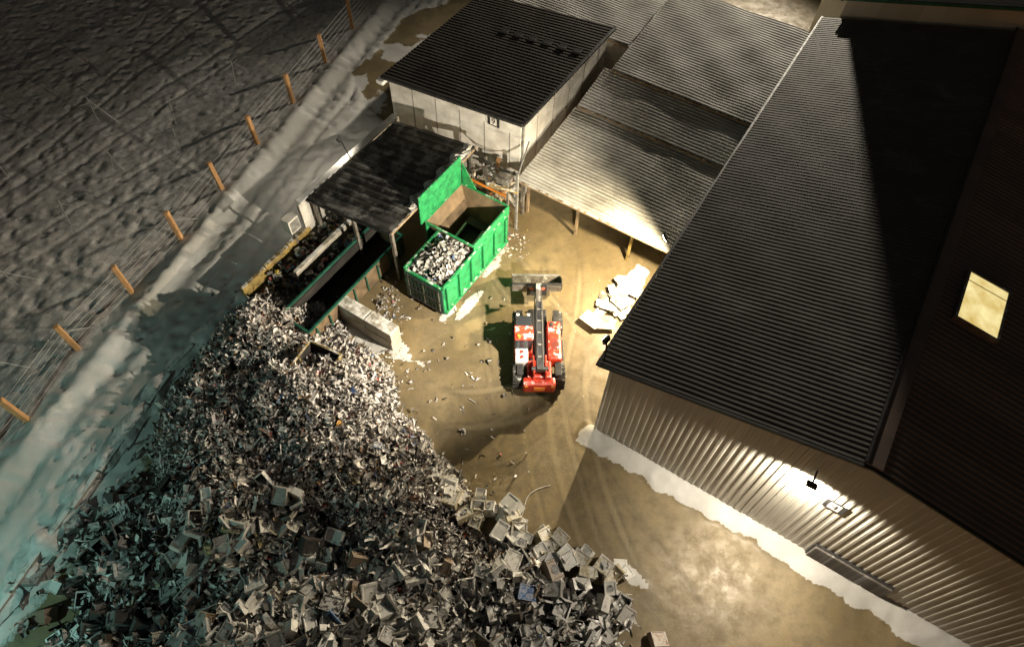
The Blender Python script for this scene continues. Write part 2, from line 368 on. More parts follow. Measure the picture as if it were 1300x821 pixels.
# ---------------------------------------------------------------- low sheds
def shed(name,s0,s1,t0,t1,zf,zb,mat,slope_s=0):
    e=site_empty(name)
    up=Vector((-slope_s,-(zb-zf)/(t1-t0),1))
    corr('roof',e,(s0,t0,zf),(s1-s0,0,slope_s*(s1-s0)),(0,t1-t0,zb-zf),up,mat,.21,.026,6,.03)
    pyd('roof_underlay',[(s0+.05,t0+.05,zf-.1),(s1,t0+.05,zf-.1+slope_s*(s1-s0)),(s1,t1,zb-.1+slope_s*(s1-s0)),(s0+.05,t1,zb-.1)],[(0,1,2,3)],e,M['plank'])
    rod('front_fascia',(s0,t0+.02,zf-.12),(s1,t0+.02,zf-.12+slope_s*(s1-s0)),.12,e,M['plank'])
    rod('side_fascia',(s0+.02,t0,zf-.12),(s0+.02,t1,zb-.12),.12,e,M['plank'])
    return e
l1=shed('lean_to_shed',-9.75,-.02,8.6,14.7,3.35,3.95,M['roof_l'])
for s in(-9.6,-6.5,-3.3,-.4): rod('post',(s,9.6,0),(s,9.6,3.25),.14,l1,M['yellow'] if s>-4 else M['plank'])
box('back_wall',(9.6,.15,3.5),(-4.9,14.5,1.75),l1,M['plank'],.01)
l2=shed('middle_shed',-9.6,-.02,14.6,17.6,4.15,4.75,M['roof_l2'])
l3=shed('back_shed',-9.1,-.02,17.5,26.0,4.95,5.75,M['roof_l2'])
box('front_wall',(9.0,.1,4.7),(-4.55,17.65,2.4),l3,M['clad'],.01)
box('rear_wall',(9.0,.1,5.0),(-4.55,25.8,2.6),l3,M['clad'],.01)
l4=shed('side_shed',-18.5,-9.3,19.9,30,5.0,5.6,M['roof_l2'])
box('walls',(9,9.8,4.7),(-13.9,25,2.4),l4,M['clad'],.01)

# ---------------------------------------------------------------- white building
wb=site_empty('white_workshop')
a0,a1,b0,b1=-19.1,-10.45,9.95,19.4
v=[(a0,b0,0),(a1,b0,0),(a1,b1,0),(a0,b1,0),(a0,b0,4.95),(a1,b0,5.95),(a1,b1,5.95),(a0,b1,4.95)]
pyd('walls',v,[(0,1,5,4),(1,2,6,5),(2,3,7,6),(3,0,4,7)],wb,M['white'])
sl=1.0/9.2
corr('roof',wb,(-19.4,9.7,5.03),(9.2,0,1.0),(0,9.9,0),(-sl,0,1),M['roof_wb'],.26,.035,6)
pyd('soffit',[(-19.35,9.72,4.93),(-10.25,9.72,5.93),(-10.25,19.55,5.93),(-19.35,19.55,4.93)],[(0,1,2,3)],wb,M['black'])
rod('fascia_front',(-19.4,9.68,4.97),(-10.2,9.68,5.97),.16,wb,M['black'])
rod('fascia_side',(-10.18,9.7,5.97),(-10.18,19.6,5.97),.16,wb,M['black'])
for i_ in range(6): box('roof_vent',(.5,.35,.12),(-15.6+i_*.95,16.4,5.03+(3.8+i_*.95)*sl+.1),wb,M['black'],.02,(0,-sl,0))
for i_ in range(5): box('panel_joint',(.03,.012,4.8),(a0+1.6+i_*1.6,b0-.008,2.45),wb,M['steel'],0)
for i_ in range(5): box('panel_joint',(.012,.03,5.6),(a1+.008,b0+1.7+i_*1.7,2.9),wb,M['steel'],0)
box('ground_door',(1.1,.06,2.1),(-11.3,b0-.035,1.05),wb,M['steel'],.01)
sign(wb,'9',(-12.1,b0-.03,5.15),(math.pi/2,0,0))
box('parapet_snow_box',(.5,.9,.25),(-19.5,10.0,4.6),wb,M['snow'],.08)
rod('downpipe',(a1+.1,b0+.1,0),(a1+.1,b0+.1,5.8),.1,wb,M['galv'])

# ---------------------------------------------------------------- canopy
cn=site_empty('canopy_roof')
c0=( -18.1,-12.55,1.7,8.9)
up=Vector((-1/5.65,0,1))
corr('deck',cn,(c0[0],c0[2],3.05),(5.55,0,.93),(0,7.2,0),up,M['canopy'],.45,.03,6,.02)
pyd('deck_under',[(c0[0],c0[2],2.95),(c0[1],c0[2],3.88),(c0[1],c0[3],3.88),(c0[0],c0[3],2.95)],[(0,1,2,3)],cn,M['plank'])
rod('edge_right',(c0[1],c0[2],3.91),(c0[1],c0[3],3.91),.14,cn,M['plank'])
rod('edge_front',(c0[0],c0[2],2.98),(c0[1],c0[2],3.91),.14,cn,M['black'])
for s,t,z in((-17.9,1.9,2.9),(-12.7,1.9,3.8),(-12.7,8.6,3.8),(-15.2,1.9,3.4)): rod('post',(s,t,0),(s,t,z),.16,cn,M['steel'])
box('side_wall',(.2,8.2,3.0),(-18.35,5.3,1.45),cn,M['white'],.02)
box('side_wall_snow_cap',(.42,8.0,.12),(-18.4,5.3,3.0),cn,M['snow'],.05)
box('back_wall',(5.4,.15,2.9),(-15.3,8.8,1.45),cn,M['conc'],.02)
v=[];f=[]
for j in range(61):
    wdt=.35+.45*float(vn(j*.35,3.3)); 
    for i_ in range(8):
        t=3.4+j*.09; q=i_/7-.5; h=max(0,(1-(2*q)**2))*(.04+.16*random.random()*wdt)-.02
        s=-12.85+q*wdt+.1*math.sin(j*.5); v.append((s,t,3.12+(s+18.1)*.168+h))
for j in range(60):
    for i_ in range(7): a=j*8+i_; f.append((a,a+1,a+9,a+8))
pyd('edge_snow',v,f,cn,M['conc'])

cb=empty('electric_cabinet',W(-18.2,.4),AX); box('cabinet',(.55,.7,.9),(0,0,2.4),cb,M['white'],.03); box('door',(.02,.55,.7),(.285,0,2.4),cb,M['galv'],.005); rod('pole',(0,0,0),(0,0,2.0),.12,cb,M['steel'])

# ---------------------------------------------------------------- bay walls
bw=site_empty('bay_wall')
for i_ in range(15):
    t0=1.4-1.65*i_; sc=float(bound_s(t0-.8))+.15; hh=1.2 if i_<3 else .4
    box('block_%d'%i_,(.22+.05*random.random(),1.62,hh+.12*random.random()),(sc+random.uniform(-.08,.08),t0-.8,hh/2-.05),bw,M['yellow'] if i_<3 else M['conc'],.05,(random.uniform(-.03,.03),0,(.23 if i_>5 else 0)+random.uniform(-.04,.04)))
v=[];f=[]
for j in range(150):
    t=-3.4-j*.125; sc=float(bound_s(t))+.12; wd=.25+.5*float(vn(j*.21,7.7)); hg=.12+.36*float(vn(j*.17,2.2)); off=.3*(float(vn(j*.13,5.5))-.5)
    for i_ in range(9):
        q=i_/8*2-1; v.append((sc-.1+off+q*wd,t,max(-.05,.10+hg*(1-q*q)+.07*random.random()-.03)))
for j in range(149):
    for i_ in range(8): a=j*9+i_; f.append((a,a+1,a+10,a+9))
pyd('snow_ridge',v,f,bw,M['snow'],True)
iw=site_empty('bay_divider')
box('wall_a',(.25,5.2,1.4),(-16.6,1.2,.7),iw,M['conc'],.03)

tg=site_empty('steel_trough')
s0,s1,t0,t1,zt=-15.3,-13.5,-3.7,3.4,1.5
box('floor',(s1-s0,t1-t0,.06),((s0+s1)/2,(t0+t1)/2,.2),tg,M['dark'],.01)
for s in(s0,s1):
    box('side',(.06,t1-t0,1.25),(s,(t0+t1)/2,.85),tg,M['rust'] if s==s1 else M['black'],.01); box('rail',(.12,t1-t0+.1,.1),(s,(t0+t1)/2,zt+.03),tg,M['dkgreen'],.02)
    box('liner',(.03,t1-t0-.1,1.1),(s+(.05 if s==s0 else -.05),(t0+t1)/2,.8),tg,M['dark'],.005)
for t in(t0,t1): box('end',(s1-s0-.1,.06,1.2),((s0+s1)/2,t,.85),tg,M['rust'],.01); box('end_rail',(s1-s0-.14,.12,.09),((s0+s1)/2,t,zt+.03),tg,M['dkgreen'],.02)
for i_ in range(8): box('rib',(.08,.08,1.1),(s1+.09,t0+.4+i_*.9,.85),tg,M['dkgreen'],.01)

cbk=site_empty('concrete_block_wall')
for i_ in range(2): box('block_%d'%i_,(1.62,.7,.75),(-12.75+i_*1.66,-1.4,.375),cbk,M['conc'],.04,(0,0,.01*i_)); box('block_top_%d'%i_,(1.62,.66,.7),(-12.7+i_*1.66,-1.4,1.105),cbk,M['conc'],.04)

sk=empty('yellow_skip',W(-11.9,-5.0),AX+.12)
def skip(parent,lx,ly,h,mat,inner,fl=.18):
    def ring(a,b,z): return [(-a,-b,z),(a,-b,z),(a,b,z),(-a,b,z)]
    v=ring(lx/2-fl,ly/2-fl,.08)+ring(lx/2,ly/2,h)+ring(lx/2-.06,ly/2-.06,h)+ring(lx/2-fl-.06,ly/2-fl-.06,.14)
    f=[(3,2,1,0)]+[(i,(i+1)%4,4+(i+1)%4,4+i) for i in range(4)]+[(4+i,4+(i+1)%4,8+(i+1)%4,8+i) for i in range(4)]
    pyd('shell',v,f,parent,mat)
    f2=[(8+i,8+(i+1)%4,12+(i+1)%4,12+i) for i in range(4)]+[(12,13,14,15)]
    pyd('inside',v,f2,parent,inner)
    for sx in(-1,1):
        box('rim',(.1,ly+.06,.09),(sx*lx/2,0,h),parent,mat,.02); box('rib',(.07,.09,h-.15),(sx*(lx/2-fl*.35),0,h/2),parent,mat,.01)
    for sy in(-1,1): box('rim_end',(lx-.1,.1,.085),(0,sy*ly/2,h),parent,mat,.02)
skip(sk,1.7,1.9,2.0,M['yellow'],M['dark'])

# ---------------------------------------------------------------- compactor container
cc=site_empty('green_compactor_container')
def panel(name,pts,mat,parent,th=.05):
    p=[Vector(q) for q in pts]; n=(p[1]-p[0]).cross(p[3]-p[0]).normalized()*th
    v=p+[q-n for q in p]
    f=[(0,1,2,3),(7,6,5,4)]+[(i,i+4,(i+1)%4+4,(i+1)%4) for i in range(4)]
    return pyd(name,v,f,parent,mat)
bs0,bs1,bt0,bt1,bh=-11.65,-9.35,1.3,4.3,2.3
panel('side_right',[(bs1,bt0,.2),(bs1,7.0,.2),(bs1,7.0,bh),(bs1,bt0,bh)],M['green'],cc)
panel('side_left',[(bs0,bt1,.2),(bs0,bt0,.2),(bs0,bt0,bh),(bs0,bt1,bh)],M['green'],cc)
box('end_frame',(bs1-bs0,.1,2.1),((bs0+bs1)/2,bt0,1.25),cc,M['dkgreen'],.02)
for i_ in range(9): box('grille_bar',(.05,.06,1.8),(bs0+.25+i_*.23,bt0-.08,1.2),cc,M['steel' if i_%4==0 else 'black'],.005)
for z in(.4,1.2,2.1): box('grille_cross',(bs1-bs0-.2,.05,.06),((bs0+bs1)/2,bt0-.12,z),cc,M['black'],.005)
box('deck',(bs1-bs0-.1,bt1-bt0-.1,.08),((bs0+bs1)/2,(bt0+bt1)/2,1.85),cc,M['dkgreen'],.01)
box('floor',(bs1-bs0,5.7,.14),((bs0+bs1)/2,4.15,.25),cc,M['black'],.02)
for s in(bs0,bs1): box('top_rail',(.14,(bt1-bt0)if s==bs0 else 5.7,.14),(s,(bt0+(bt1 if s==bs0 else 7.0))/2,bh+.02),cc,M['green'],.03)
box('top_rail_front',(bs1-bs0-.14,.14,.13),((bs0+bs1)/2,bt0,bh+.02),cc,M['green'],.03)
for i_ in range(6): box('stiffener',(.1,.12,bh-.3),(bs1+.08,bt0+.25+i_*1.05,bh/2+.08),cc,M['green'],.02)
box('bottom_rail',(.14,5.7,.16),(bs1+.06,4.15,.28),cc,M['green'],.03)
hs0,hs1,ht0,ht1,hz=-12.35,-9.4,4.0,7.2,2.75
ci=((-11.5,4.6),(-9.9,4.6),(-9.9,6.7),(-11.5,6.7))
to=((hs0,ht0),(hs1,ht0),(hs1,ht1),(hs0,ht1))
for i_ in range(4):
    j=(i_+1)%4; a=to[i_];b_=to[j];c=ci[j];d=ci[i_]
    panel('hopper_wall_%d'%i_,[(d[0],d[1],1.0),(c[0],c[1],1.0),(b_[0],b_[1],hz),(a[0],a[1],hz)],M['rust'],cc,.05)
    A=Vector((a[0],a[1],hz+.02)); B=Vector((b_[0],b_[1],hz+.02)); rod('hopper_rim',A,B,.1,cc,M['green'],.02)
panel('hopper_skirt_back',[(hs1,ht1,.2),(hs0,ht1,.2),(hs0,ht1,hz),(hs1,ht1,hz)],M['green'],cc)
panel('hopper_skirt_left',[(hs0,ht1,.2),(hs0,ht0,.2),(hs0,ht0,hz),(hs0,ht1,hz)],M['green'],cc)
panel('hopper_skirt_right',[(hs1+.06,ht0,bh-.1),(hs1+.06,ht1,bh-.1),(hs1+.06,ht1,hz),(hs1+.06,ht0,hz)],M['green'],cc)
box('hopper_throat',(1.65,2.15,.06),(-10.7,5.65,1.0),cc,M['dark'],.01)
box('ram_plate',(1.4,.5,.35),(-10.7,6.3,1.25),cc,M['black'],.04)
for s in(-11.3,-10.2): rod('ram_cylinder',(s,6.1,1.35),(s,4.9,1.2),.12,cc,M['galv'])
panel('flap',[(hs0,ht0-.3,hz+.05),(hs0,ht1,hz+.05),(hs0+.05,ht1,hz+2.0),(hs0+.05,ht0-.3,hz+2.0)],M['green'],cc,.06)
for t in(3.8,5.4,7.1): rod('flap_rib',(hs0-.09,t,hz+.05),(hs0-.05,t,hz+1.95),.07,cc,M['green'])
panel('flap_end',[(hs0+.05,ht1+.04,hz+.05),(hs0+.9,ht1+.04,hz+.05),(hs0+.1,ht1+.04,hz+1.5),(hs0+.05,ht1+.04,hz+1.5)],M['green'],cc,.04)

# ---------------------------------------------------------------- rack with timber + misc
rk=site_empty('storage_rack')
for s in(-12.2,-9.75):
    for t in(7.7,9.3): rod('upright',(s,t,0),(s,t,3.1),.12,rk,M['steel'])
for z in(.6,1.7,2.8):
    for t in(7.7,9.3): rod('beam',(-12.2,t,z),(-9.75,t,z),.1,rk,M['orange'] if t<8 else M['steel'])
for i_ in range(34):
    s=random.uniform(-12,-10); t=random.uniform(7.9,9.1); z=random.choice((.7,1.8,2.9))+random.uniform(0,.15)
    box('plank',(random.uniform(.5,1.8),random.uniform(.08,.25),.05),(s,t,z),rk,random.choice([M['plank'],M['plank'],M['wood'],M['white'],M['steel'],M['yellow']]),.005,(random.uniform(-.1,.1),random.uniform(-.1,.1),random.uniform(-1.2,1.2)))
box('bin',(.8,.6,.5),(-10.4,8.4,3.1),rk,M['steel'],.03)
rod('mast',(-9.5,8.2,0),(-9.5,8.2,4.2),.13,rk,M['galv']); rod('mast_arm',(-9.5,8.2,4.0),(-9.9,9.9,4.9),.07,rk,M['galv'])
for k in range(3):
    pts=[]
    for q in range(13):
        u=q/12; a=Vector((-12.6,8.7,3.9+.1*k)); b_=Vector((-9.5-.1*k,8.3,4.1)); p=a.lerp(b_,u); p.z-=.35*math.sin(math.pi*u)*(1+.4*k); pts.append(p)
    tube('cable',pts,.02,rk,M['black'])

# ---------------------------------------------------------------- fence
fp=[(-25.1,1.3),(-23.95,5.0),(-22.8,8.8),(-21.6,12.46),(-20.8,16.2),(-19.4,19.6),(-18.0,23.2),(-16.8,26.95),(-15.7,30.8),(-14.4,34.7),(-13.1,38.9),(-11.9,42.8),(-10.7,46.7),(-9.5,50.6)]
fe=empty('wire_fence')
for x,y in fp:
    rod('post',(x,y,-.2),(x+random.uniform(-.06,.06),y+random.uniform(-.06,.06),2.25),.24,fe,M['wood'],.04)
for h in(.3,.65,1.0,1.35,1.7,2.05):
    tube('wire',[(x+.02,y,h) for x,y in fp],.011,fe,M['galv'],res=1)
for k in range(len(fp)-1):
    (x0,y0),(x1,y1)=fp[k],fp[k+1]
    if k%2==0: rod('brace',(x0,y0,1.7),(x0+(x1-x0)*.4,y0+(y1-y0)*.4,.1),.06,fe,M['galv'])
for k,(x,y) in enumerate([(-25.5,20),(-24,15.2),(-24.6,24.2),(-21.3,32.5),(-20.2,30.0),(-27,17.5),(-18.6,36.5),(-23.2,28.5),(-28.5,22),(-26.5,33),(-30,28)]):
    g=empty('field_stake' if k==0 else 'field_stake.%03d'%k,(x,y,-.05*max(0,-21.6+(y-12.46)*.322-.5-x)),random.uniform(0,3))
    dx=random.uniform(-.5,.5); dy=random.uniform(-.5,.5)
    rod('stake',(0,0,-.1),(dx,dy,2.1),.05,g,M['galv']); rod('crossbar',(dx*.8-.6,dy*.8,1.55),(dx*.8+.6,dy*.8+.1,1.6),.04,g,M['galv'])
    rod('tie_wire',(dx,dy,1.85),(dx+1.2,dy-.6,0),.02,g,M['galv'])

# ---------------------------------------------------------------- telehandler
th=empty('telehandler',(1.33,16.75,0),math.radians(1.5))
box('chassis',(.9,4.3,.5),(0,-.1,.75),th,M['black'],.06)
for sx in(-1,1):
    for sy in(-1.45,1.4):
        w=empty('wheel_group',(sx*1.0,sy,.62)); w.parent=th
        bm=bmesh.new()
        prof=[(.30,-.20),(.50,-.225),(.58,-.19),(.61,-.1),(.615,0),(.61,.1),(.58,.19),(.50,.225),(.30,.20)]
        n=36; vs=[[bm.verts.new((px,r*math.cos(2*math.pi*i/n),r*math.sin(2*math.pi*i/n))) for r,px in prof] for i in range(n)]
        for i in range(n):
            for j in range(len(prof)-1): bm.faces.new((vs[i][j],vs[(i+1)%n][j],vs[(i+1)%n][j+1],vs[i][j+1]))
        me=bpy.data.meshes.new('tyre'); bm.to_mesh(me); bm.free(); obj('tyre',me,w,M['rubber'],True)
        for q in range(18):
            a=2*math.pi*q/18
            for sd in(-1,1): box('lug',(.2,.07,.05),(sd*.1,.615*math.cos(a+sd*.09),.615*math.sin(a+sd*.09)),w,M['rubber'],.008,(a-math.pi/2,0,0))
        cyl('rim',.31,.34,(0,0,0),w,M['white'],(0,math.pi/2,0),24,bev=.02)
        cyl('hub',.13,.42,(0,0,0),w,M['red'],(0,math.pi/2,0),16,bev=.02)
        box('mudguard',(.3,.7,.05),(-sx*.12,0,.70),w,M['black'],.02)
    cyl('axle',.12,1.7,(0,1.4 if sx>0 else -1.45,.6),th,M['black'],(0,math.pi/2,0))
box('engine_hood',(.72,2.2,.75),(.74,-.02,1.15),th,M['red'],.12,taper=(.88,.95))
for k in range(5): box('hood_vent',(.35,.05,.02),(.76,-.5+k*.12,1.535),th,M['black'],.003)
box('exhaust_box',(.16,.16,.3),(.62,.75,1.6),th,M['black'],.03)
box('right_step',(.3,1.1,.08),(1.08,-.05,.62),th,M['black'],.02)
box('cab_base',(.85,1.75,.8),(-.72,.15,1.05),th,M['red'],.06)
box('cab_glass',(.8,1.45,.95),(-.72,.18,1.85),th,M['glass'],.08,taper=(.9,.85))
for sx in(-1.1,-.36):
    for sy in(-.5,.86): rod('cab_pillar',(sx,sy,1.4),(sx*.98,sy*.88+.02,2.35),.07,th,M['black'])
box('cab_roof',(.84,.75,.09),(-.72,-.2,2.37),th,M['red'],.04)
box('roof_window',(.74,.55,.05),(-.72,.45,2.35),th,M['glass'],.02)
for k in range(4): box('roof_guard_bar',(.76,.03,.04),(-.72,.26+k*.14,2.4),th,M['black'],.008)
cyl('beacon',.07,.14,(-.95,-.45,2.49),th,M['orange'],seg=16)
for sx in(-1.0,-.5): box('work_light',(.14,.08,.1),(sx,.75,2.46),th,M['white'],.02)
box('left_tank',(.6,.75,.55),(-.8,-.85,1.25),th,M['white'],.06)
for k in(-1.0,-.72): cyl('tank_cap',.09,.05,(-.8,k,1.55),th,M['red'],seg=20)
box('counterweight',(1.5,.45,.75),(0,-2.1,.95),th,M['red'],.14)
box('rear_body',(1.1,.9,.65),(0,-1.55,1.15),th,M['red'],.08)
box('rear_plate',(.5,.04,.25),(0,-2.34,1.0),th,M['orange'],.01)
for sx in(-.6,.6): box('tail_light',(.16,.05,.12),(sx,-2.33,1.2),th,M['orange'],.01)
def beam(name,a,b,w,h,mat,bev=.03):
    a=Vector(a);b=Vector(b);d=b-a; ang=math.atan2(d.z,d.y)
    return box(name,(w,d.length,h),(a+b)/2,th,mat,bev,(ang,0,0))
for sx in(-.27,.27): box('boom_tower',(.08,.9,.8),(sx,-1.6,1.65),th,M['red'],.04)
beam('boom_outer',(0,-1.95,2.0),(0,1.45,2.35),.34,.42,M['black'])
beam('boom_inner',(0,1.35,2.34),(0,2.5,2.44),.26,.32,M['steel'])
for k in range(5): beam('boom_clamp',(0,-1.4+k*.6,2.28+.06*k),(0,-1.34+k*.6,2.29+.06*k),.2,.03,M['steel'],.004)
tube('hydraulic_hose',[(.1,-1.6,2.3),(.12,-.4,2.42),(.1,.8,2.55),(.12,2.3,2.65),(.1,2.9,1.6)],.025,th,M['black'])
tube('hydraulic_hose_b',[(-.2,-1.2,2.15),(-.23,0,2.25),(-.2,1.6,2.4),(-.12,2.8,1.7)],.022,th,M['black'])
rod('lift_cylinder',(.0,-.6,.9),(0,.7,2.05),.14,th,M['galv'])
cyl('boom_pivot',.12,.75,(0,-1.85,2.0),th,M['black'],(0,math.pi/2,0))
beam('boom_head',(0,2.4,2.45),(0,2.95,1.4),.3,.34,M['black'])
box('coupler',(1.0,.14,.7),(0,3.1,1.1),th,M['black'],.03)
for sx in(-.35,.35): rod('coupler_arm',(sx,3.05,1.35),(sx*.5,2.7,1.8),.1,th,M['red'])
bk=empty('bucket_group',(0,3.2,.55)); bk.parent=th
w=1.24
prof=[(0,.95),(0,.55),(.08,.22),(.3,.05),(1.25,0)]
prof2=[(.05,.95),(.05,.56),(.13,.26),(.33,.1),(1.25,.03)]
v=[];f=[]
for sx in(-w,w): v+=[(sx,y,z) for y,z in prof]
for sx in(-w+.01,w-.01): v+=[(sx,y,z) for y,z in prof2]
for i_ in range(4): f+=[(i_,i_+1,5+i_+1,5+i_),(10+i_,15+i_,15+i_+1,10+i_+1)]
f+=[(0,5,15,10),(4,14,19,9)]
pyd('bucket_shell',v,f,bk,M['steel'])
for sx in(-w,w):
    pyd('bucket_side',[(sx-.02,0,.95),(sx-.02,0,.5),(sx-.02,.3,.02),(sx-.02,1.25,0),(sx-.02,.45,.85),(sx+.02,0,.95),(sx+.02,0,.5),(sx+.02,.3,.02),(sx+.02,1.25,0),(sx+.02,.45,.85)],[(0,1,2,3,4),(9,8,7,6,5),(0,4,9,5),(4,3,8,9),(3,2,7,8),(2,1,6,7),(1,0,5,6)],bk,M['black'])
box('cutting_edge',(2*w,.12,.03),(0,1.25,.02),bk,M['galv'],.005)
box('top_lip',(2*w,.1,.08),(0,0.0,.97),bk,M['black'],.02)

# ---------------------------------------------------------------- scrap heap
mounds=[(-11.6,16.6,3.6,3.0,2.3),(-9.4,13.6,4.2,3.6,2.5),(-12.4,12.8,3.4,4,2.1),(-7.6,10.8,4.4,3.0,2.0),(-10.8,8.8,4.4,4,1.7),(-5.2,9.0,3.8,2.8,1.2),(-4.4,7.2,3.6,2.6,.9),(.0,6.0,2.6,1.9,.6),(-14.8,7.0,2.2,3.0,.6),(-7,3.4,7,3.5,1.4),(3.0,5.4,2.2,1.3,.4),(0,2.5,6,2.5,.9),(-13,2,4,4,.8),(-13.8,18.0,1.4,1.8,1.2)]
def heap(x,y):
    x=np.asarray(x,float);y=np.asarray(y,float); h=np.zeros_like(x)
    for (mx,my,rx,ry,hh) in mounds:
        r=np.sqrt(((x-mx)/rx)**2+((y-my)/ry)**2)
        h=np.maximum(h,hh*np.clip(1.05-r,0,1)**.8)
    ws,wt=ST(x,y)
    h=h*sstep(.25,1.3,ws-bound_s(wt))
    return h*(.55+1.0*fbm(x,y,.55,4,50))
gx=np.arange(-22,8,.2); gy=np.arange(-2,21,.2)
GX,GY=np.meshgrid(gx,gy,indexing='ij'); GH=heap(GX,GY)
co=np.stack([GX,GY,np.where(GH>.02,GH-.12,-.3)],-1).reshape(-1,3)
ii=np.arange(len(gx)-1)[:,None]*len(gy)+np.arange(len(gy)-1)[None,:]
qd=np.stack([ii,ii+len(gy),ii+len(gy)+1,ii+1],-1).reshape(-1,4)
sh=empty('scrap_heap')
pyd('core',co.tolist(),[tuple(q) for q in qd.tolist()],sh,M['dark'],False)

V=[];F=[];C=[]
def addpiece(vs,fs,col,R,loc):
    o=len(V)
    for p in vs: V.append(tuple(R@Vector(p)+loc))
    for q in fs:
        F.append(tuple(o+i for i in q)); C.append(col)
def rcol(pal):
    r=random.random()
    for w_,c in pal:
        if r<w_:
            k=random.uniform(.6,1.2); return tuple(min(.9,x*k) for x in c)
        r-=w_
    return pal[-1][1]
PAL_F=[(.52,(.68,.64,.60)),(.18,(.38,.35,.33)),(.17,(.05,.045,.04)),(.06,(.24,.15,.10)),(.012,(.35,.05,.04)),(.008,(.45,.25,.06)),(.01,(.06,.11,.25)),(.04,(.82,.80,.78))]
PAL_C=[(.46,(.64,.62,.58)),(.2,(.36,.34,.31)),(.22,(.06,.055,.05)),(.06,(.26,.19,.13)),(.01,(.45,.38,.2)),(.01,(.06,.13,.3)),(.04,(.78,.76,.72))]
def plate(L,Wd,col,R,loc,bend=.35):
    vs=[];n=3
    k=random.uniform(-bend,bend);k2=random.uniform(-bend,bend)
    for i in range(n+1):
        for j in range(3):
            u=i/n-.5;w=j/2-.5
            vs.append((u*L+random.uniform(-.06,.06)*L,w*Wd+random.uniform(-.08,.08)*Wd,(u*u*k*3+w*w*k2*3)*L+random.uniform(-.06,.06)*L))
    fs=[(i*3+j,(i+1)*3+j,(i+1)*3+j+1,i*3+j+1) for i in range(n) for j in range(2)]
    addpiece(vs,fs,col,R,loc)
def case(L,Wd,H,col,R,loc,open_=True):
    a,b,c=L/2,Wd/2,H/2; e=min(L,Wd)*.09
    o=[(-a,-b,-c),(a,-b,-c),(a,b,-c),(-a,b,-c),(-a,-b,c),(a,-b,c),(a,b,c),(-a,b,c)]
    o=[(p[0]+random.uniform(-.05,.05)*L,p[1]+random.uniform(-.05,.05)*L,p[2]) for p in o]
    base=[(3,2,1,0),(0,1,5,4),(1,2,6,5),(2,3,7,6),(3,0,4,7)]
    if not open_:
        o+=[(-a+e,-b+e,c),(a-e,-b+e,c),(a-e,b-e,c),(-a+e,b-e,c),(-a+e*1.4,-b+e*1.4,c-.02),(a-e*1.4,-b+e*1.4,c-.02),(a-e*1.4,b-e*1.4,c-.02),(-a+e*1.4,b-e*1.4,c-.02)]
        addpiece(o,base+[(4+i,4+(i+1)%4,8+(i+1)%4,8+i) for i in range(4)]+[(8+i,8+(i+1)%4,12+(i+1)%4,12+i) for i in range(4)]+[(12,13,14,15)],col,R,loc)
        if random.random()<.2:
            r=min(a,b)*.55; n=12
            addpiece([(r*math.cos(2*math.pi*i/n),r*math.sin(2*math.pi*i/n),c+.004) for i in range(n)],[tuple(range(n))],(.04,.04,.045),R,loc)
    else:
        o+=[(-a+e,-b+e,c),(a-e,-b+e,c),(a-e,b-e,c),(-a+e,b-e,c),(-a+e,-b+e,-c*.6),(a-e,-b+e,-c*.6),(a-e,b-e,-c*.6),(-a+e,b-e,-c*.6)]
        addpiece(o,base+[(4+i,4+(i+1)%4,8+(i+1)%4,8+i) for i in range(4)],col,R,loc)
        inner_shade=tuple(x*.3 for x in col)  # shade inside the hollow case, put into the colour of its inner faces
        addpiece(o[8:],[(0+i,(i+1)%4,4+(i+1)%4,4+i) for i in range(4)]+[(4,5,6,7)],inner_shade,R,loc)
def strip(L,w,col,R,loc,cur=.5):
    vs=[];n=5;a=random.uniform(-cur,cur);b=random.uniform(-.3,.3)
    for i in range(n+1):
        u=i/n-.5; z=a*u*u*L*2+random.uniform(-.04,.04)*L; y=b*u*u*L*2+random.uniform(-.03,.03)*L
        vs+=[(u*L,y-w/2,z),(u*L,y+w/2,z+random.uniform(-w,w)*.5)]
    addpiece(vs,[(2*i,2*i+2,2*i+3,2*i+1) for i in range(n)],col,R,loc)
def rr(tilt=1.0):
    return Euler((random.gauss(0,.6)*tilt,random.gauss(0,.6)*tilt,random.uniform(0,6.28))).to_matrix()
def fine_zone(x,y):
    return y>8.6-.18*(x+9)+.7*math.sin(x*1.3) and x>-15.6
cnt=0
while cnt<21000:
    x=random.uniform(-19,1);y=random.uniform(5,20.5)
    h=float(heap(x,y))
    if h<.05 and random.random()>.008: continue
    if not fine_zone(x,y) :
        if random.random()>.3: continue
    cnt+=1
    loc=Vector((x,y,max(0.03,h+random.uniform(-.2,.18)))); c=rcol(PAL_F); q=random.random(); sz=random.uniform(.07,.25)*(1.8 if random.random()<.12 else 1)
    if q<.5: plate(sz,sz*random.uniform(.3,.8),c,rr(1.2),loc,1.0)
    elif q<.93: strip(sz*2.0,random.uniform(.03,.09),c,rr(1.1),loc,1.3)
    else: case(sz,sz*.7,sz*.5,c,rr(),loc,False)
cnt=0
